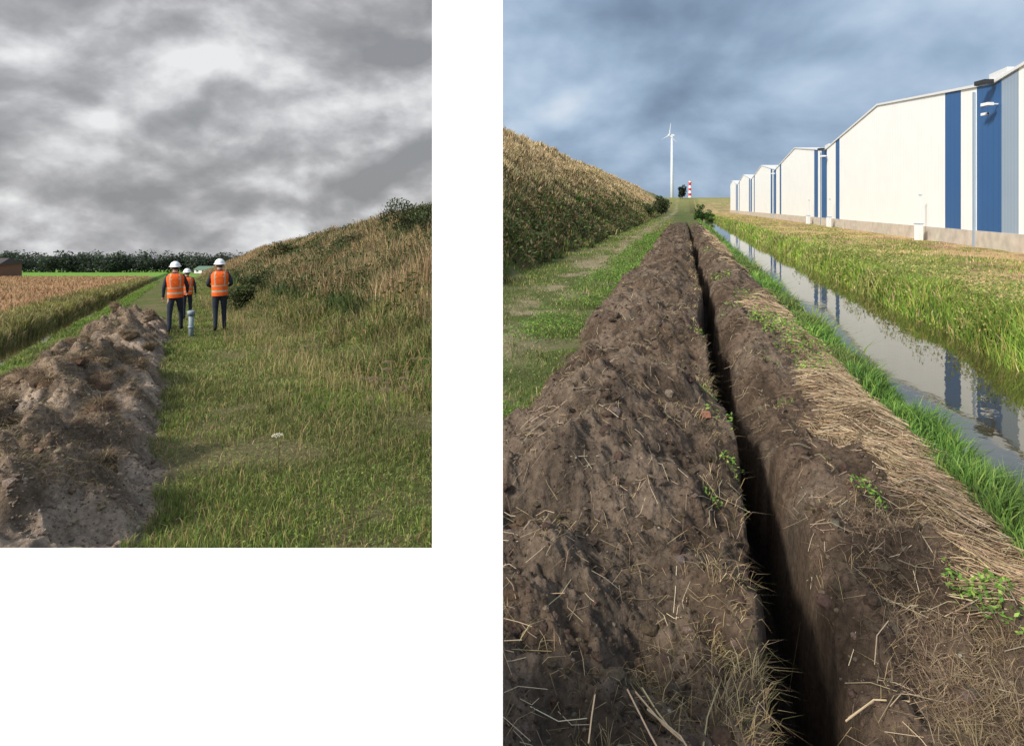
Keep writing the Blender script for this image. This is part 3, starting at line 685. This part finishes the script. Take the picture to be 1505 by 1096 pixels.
    prof_=[(1.28,-.06),(1.27,-.02),(1.03,.03)]+rings[:-1]+[(.02,1)]
    for (r,z_) in prof_:
        for k in range(n):
            q_=2*math.pi*k/n; br=1.0
            if r>1.2: br=1+.16*max(0,math.sin(q_))**2-.08
            ridge=1+.05*(1 if abs(math.cos(q_))<.22 and r<1.1 else 0)
            v.append((.118*r*math.cos(q_)*br,.02+.138*r*math.sin(q_)*br,1.685+.125*z_*ridge))
    for a_ in range(len(prof_)-1):
        for k in range(n): k2=(k+1)%n; f.append((a_*n+k,a_*n+k2,(a_+1)*n+k2,(a_+1)*n+k))
    pmesh('hard_hat',v,f,M_helm,parent=e,smooth=True)
    pmesh('nose',[(-.014,.115,1.625),(.014,.115,1.625),(0,.14,1.622),(0,.112,1.665),(0,.112,1.612)],[(0,2,3),(2,1,3),(0,4,2),(4,1,2),(0,3,1,4)],M_skin,parent=e)
    pmesh('mouth',[(-.024,.108,1.590),(.024,.108,1.590),(.018,.112,1.583),(-.018,.112,1.583),(0,.116,1.592)],[(0,3,2,1,4)],mat('lips',(.3,.12,.1),.5),parent=e)
    for s_ in (-1,1):
        lathe('eye',[(.004,-.008),(.011,0),(.004,.008)],M_eye,e,8,(.03*s_,.104,1.655))
        lathe('ear',[(.006,-.03),(.017,-.01),(.019,.012),(.008,.03)],M_skin,e,8,(.082*s_,.012,1.635))
    return e
HD=math.atan(.577)
wy=14.3; worker(atL(257.5,wy),wy,HD,1.74,'stride')
wy=14.7; worker(atL(323,wy),wy,HD-.05,1.82,'front')
wy=18.0; worker(atL(275,wy),wy,HD,1.58,'stand')

# ---------------------------------------------------------------- added L-shaped slab filling the blank white page margin
Yw=1.30; Yb=1.42
ww=empty('page_margin')
zt=-(805-303)/850*Yb
xl=(635-752.5)/850*Yw; xr=(739-752.5)/850*Yw; xrb=(737.5-752.5)/850*Yb; xlb=(637-752.5)/850*Yb
o_f=[(-3,-2.6),(xr,-2.6),(xr,.9),(xl,.9),(xl,zt),(-3,zt)]; o_b=[(-3,-2.6),(xrb,-2.6),(xrb,.9),(xlb,.9),(xlb,zt),(-3,zt)]
v=[(x_,Yw,z_) for x_,z_ in o_f]+[(x_,Yb,z_) for x_,z_ in o_b]
f=[(0,1,2,3,4,5),(11,10,9,8,7,6)]+[(k,6+k,6+(k+1)%6,(k+1)%6) for k in range(6)]
pmesh('margin_slab',v,f,M_margin,parent=ww)

# ---------------------------------------------------------------- sun, sky, camera
el=math.radians(34); az=math.radians(232)
sd=Vector((math.sin(az)*math.cos(el),math.cos(az)*math.cos(el),math.sin(el)))
sl=bpy.data.lights.new('sun','SUN'); sl.energy=4.6; sl.angle=math.radians(8); sl.color=(1,.94,.84)
so=bpy.data.objects.new('sun',sl); so.rotation_euler=(-sd).to_track_quat('-Z','Y').to_euler(); S.collection.objects.link(so)
W=bpy.data.worlds.new('World'); S.world=W; W.use_nodes=True; nt=W.node_tree; N_=nt.nodes; L_=nt.links
for n in list(N_): N_.remove(n)
out=N_.new('ShaderNodeOutputWorld'); tc=N_.new('ShaderNodeTexCoord'); sx=N_.new('ShaderNodeSeparateXYZ'); L_.new(tc.outputs['Generated'],sx.inputs[0])
def ma(op,a,b=None,c=None,clamp=False):
    n=N_.new('ShaderNodeMath'); n.operation=op; n.use_clamp=clamp
    for k,v_ in enumerate((a,b,c)):
        if v_ is None: continue
        if isinstance(v_,(int,float)): n.inputs[k].default_value=v_
        else: L_.new(v_,n.inputs[k])
    return n.outputs[0]
def vec(off,zm,dz,dx=0):
    z_=ma('ADD',sx.outputs[2],dz); zz=ma('MAXIMUM',ma('ADD',z_,off),.2)
    cx=N_.new('ShaderNodeCombineXYZ'); L_.new(ma('DIVIDE',ma('ADD',sx.outputs[0],dx),zz),cx.inputs[0]); L_.new(ma('DIVIDE',sx.outputs[1],zz),cx.inputs[1]); L_.new(ma('MULTIPLY',z_,zm),cx.inputs[2]); return cx.outputs[0]
def noise(v_,sc,det,rough,dist,off=0):
    mp_=N_.new('ShaderNodeMapping'); mp_.inputs['Location'].default_value=(off,off*.7,off); L_.new(v_,mp_.inputs[0])
    n=N_.new('ShaderNodeTexNoise'); n.inputs['Scale'].default_value=sc; n.inputs['Detail'].default_value=det; n.inputs['Roughness'].default_value=rough; n.inputs['Distortion'].default_value=dist
    L_.new(mp_.outputs[0],n.inputs['Vector']); return n.outputs[0]
def ramp(f,els):
    r=N_.new('ShaderNodeValToRGB'); cr=r.color_ramp
    while len(cr.elements)<len(els): cr.elements.new(.5)
    for e_,(p,c) in zip(cr.elements,els): e_.position=p; e_.color=(*c,1)
    L_.new(f,r.inputs[0]); return r.outputs[0]
def cloud(zo,zm,sc,off,k):
    V0=vec(zo,zm,0); V1=vec(zo,zm,.03,-.015)
    d0=noise(V0,sc,9,.52,.15,off); d1=noise(V1,sc,6,.48,.15,off); big=noise(V0,sc*.5,3,.5,0,off+3)
    rel=ma('MULTIPLY',ma('SUBTRACT',d0,d1),k)
    return ma('ADD',ma('ADD',ma('MULTIPLY',ma('SUBTRACT',1,d0),.5),ma('MULTIPLY',big,.5)),rel)
nl=cloud(.85,1.0,4.6,2.0,1.3); nr_=cloud(.70,1.2,3.0,14.0,.8)
cl=ramp(nl,[(.36,(.29,.295,.31)),(.44,(.37,.375,.39)),(.50,(.48,.48,.495)),(.56,(.64,.645,.66)),(.64,(.86,.865,.87))])
cr_=ramp(nr_,[(.36,(.19,.26,.37)),(.44,(.27,.37,.51)),(.50,(.36,.48,.64)),(.57,(.50,.62,.77)),(.66,(.72,.79,.88))])
fx=N_.new('ShaderNodeMapRange'); fx.inputs[1].default_value=-.13; fx.inputs[2].default_value=-.01; L_.new(sx.outputs[0],fx.inputs[0])
mx=N_.new('ShaderNodeMix'); mx.data_type='RGBA'; L_.new(fx.outputs[0],mx.inputs[0]); L_.new(cl,mx.inputs[6]); L_.new(cr_,mx.inputs[7])
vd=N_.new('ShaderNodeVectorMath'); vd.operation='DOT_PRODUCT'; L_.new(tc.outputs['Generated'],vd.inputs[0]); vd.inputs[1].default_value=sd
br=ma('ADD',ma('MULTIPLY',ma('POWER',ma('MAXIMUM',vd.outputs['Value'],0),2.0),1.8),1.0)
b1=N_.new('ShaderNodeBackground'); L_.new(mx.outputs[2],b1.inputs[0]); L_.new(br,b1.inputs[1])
sk=N_.new('ShaderNodeTexSky'); sk.sky_type='NISHITA'; sk.sun_disc=False; sk.sun_elevation=el; sk.sun_rotation=az
b2=N_.new('ShaderNodeBackground'); L_.new(sk.outputs[0],b2.inputs[0]); b2.inputs[1].default_value=.08
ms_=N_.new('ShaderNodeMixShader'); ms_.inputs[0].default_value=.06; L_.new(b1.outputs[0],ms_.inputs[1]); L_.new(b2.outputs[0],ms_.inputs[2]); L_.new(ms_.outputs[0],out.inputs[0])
cam=bpy.data.cameras.new('camera'); co=bpy.data.objects.new('camera',cam); S.collection.objects.link(co); S.camera=co
co.rotation_euler=(math.pi/2,0,0); cam.sensor_width=36; cam.lens=850/1505*36; cam.shift_y=-245/1505; cam.clip_start=.05; cam.clip_end=3000
S.view_settings.view_transform='Standard'; S.view_settings.look='None'; S.view_settings.exposure=0
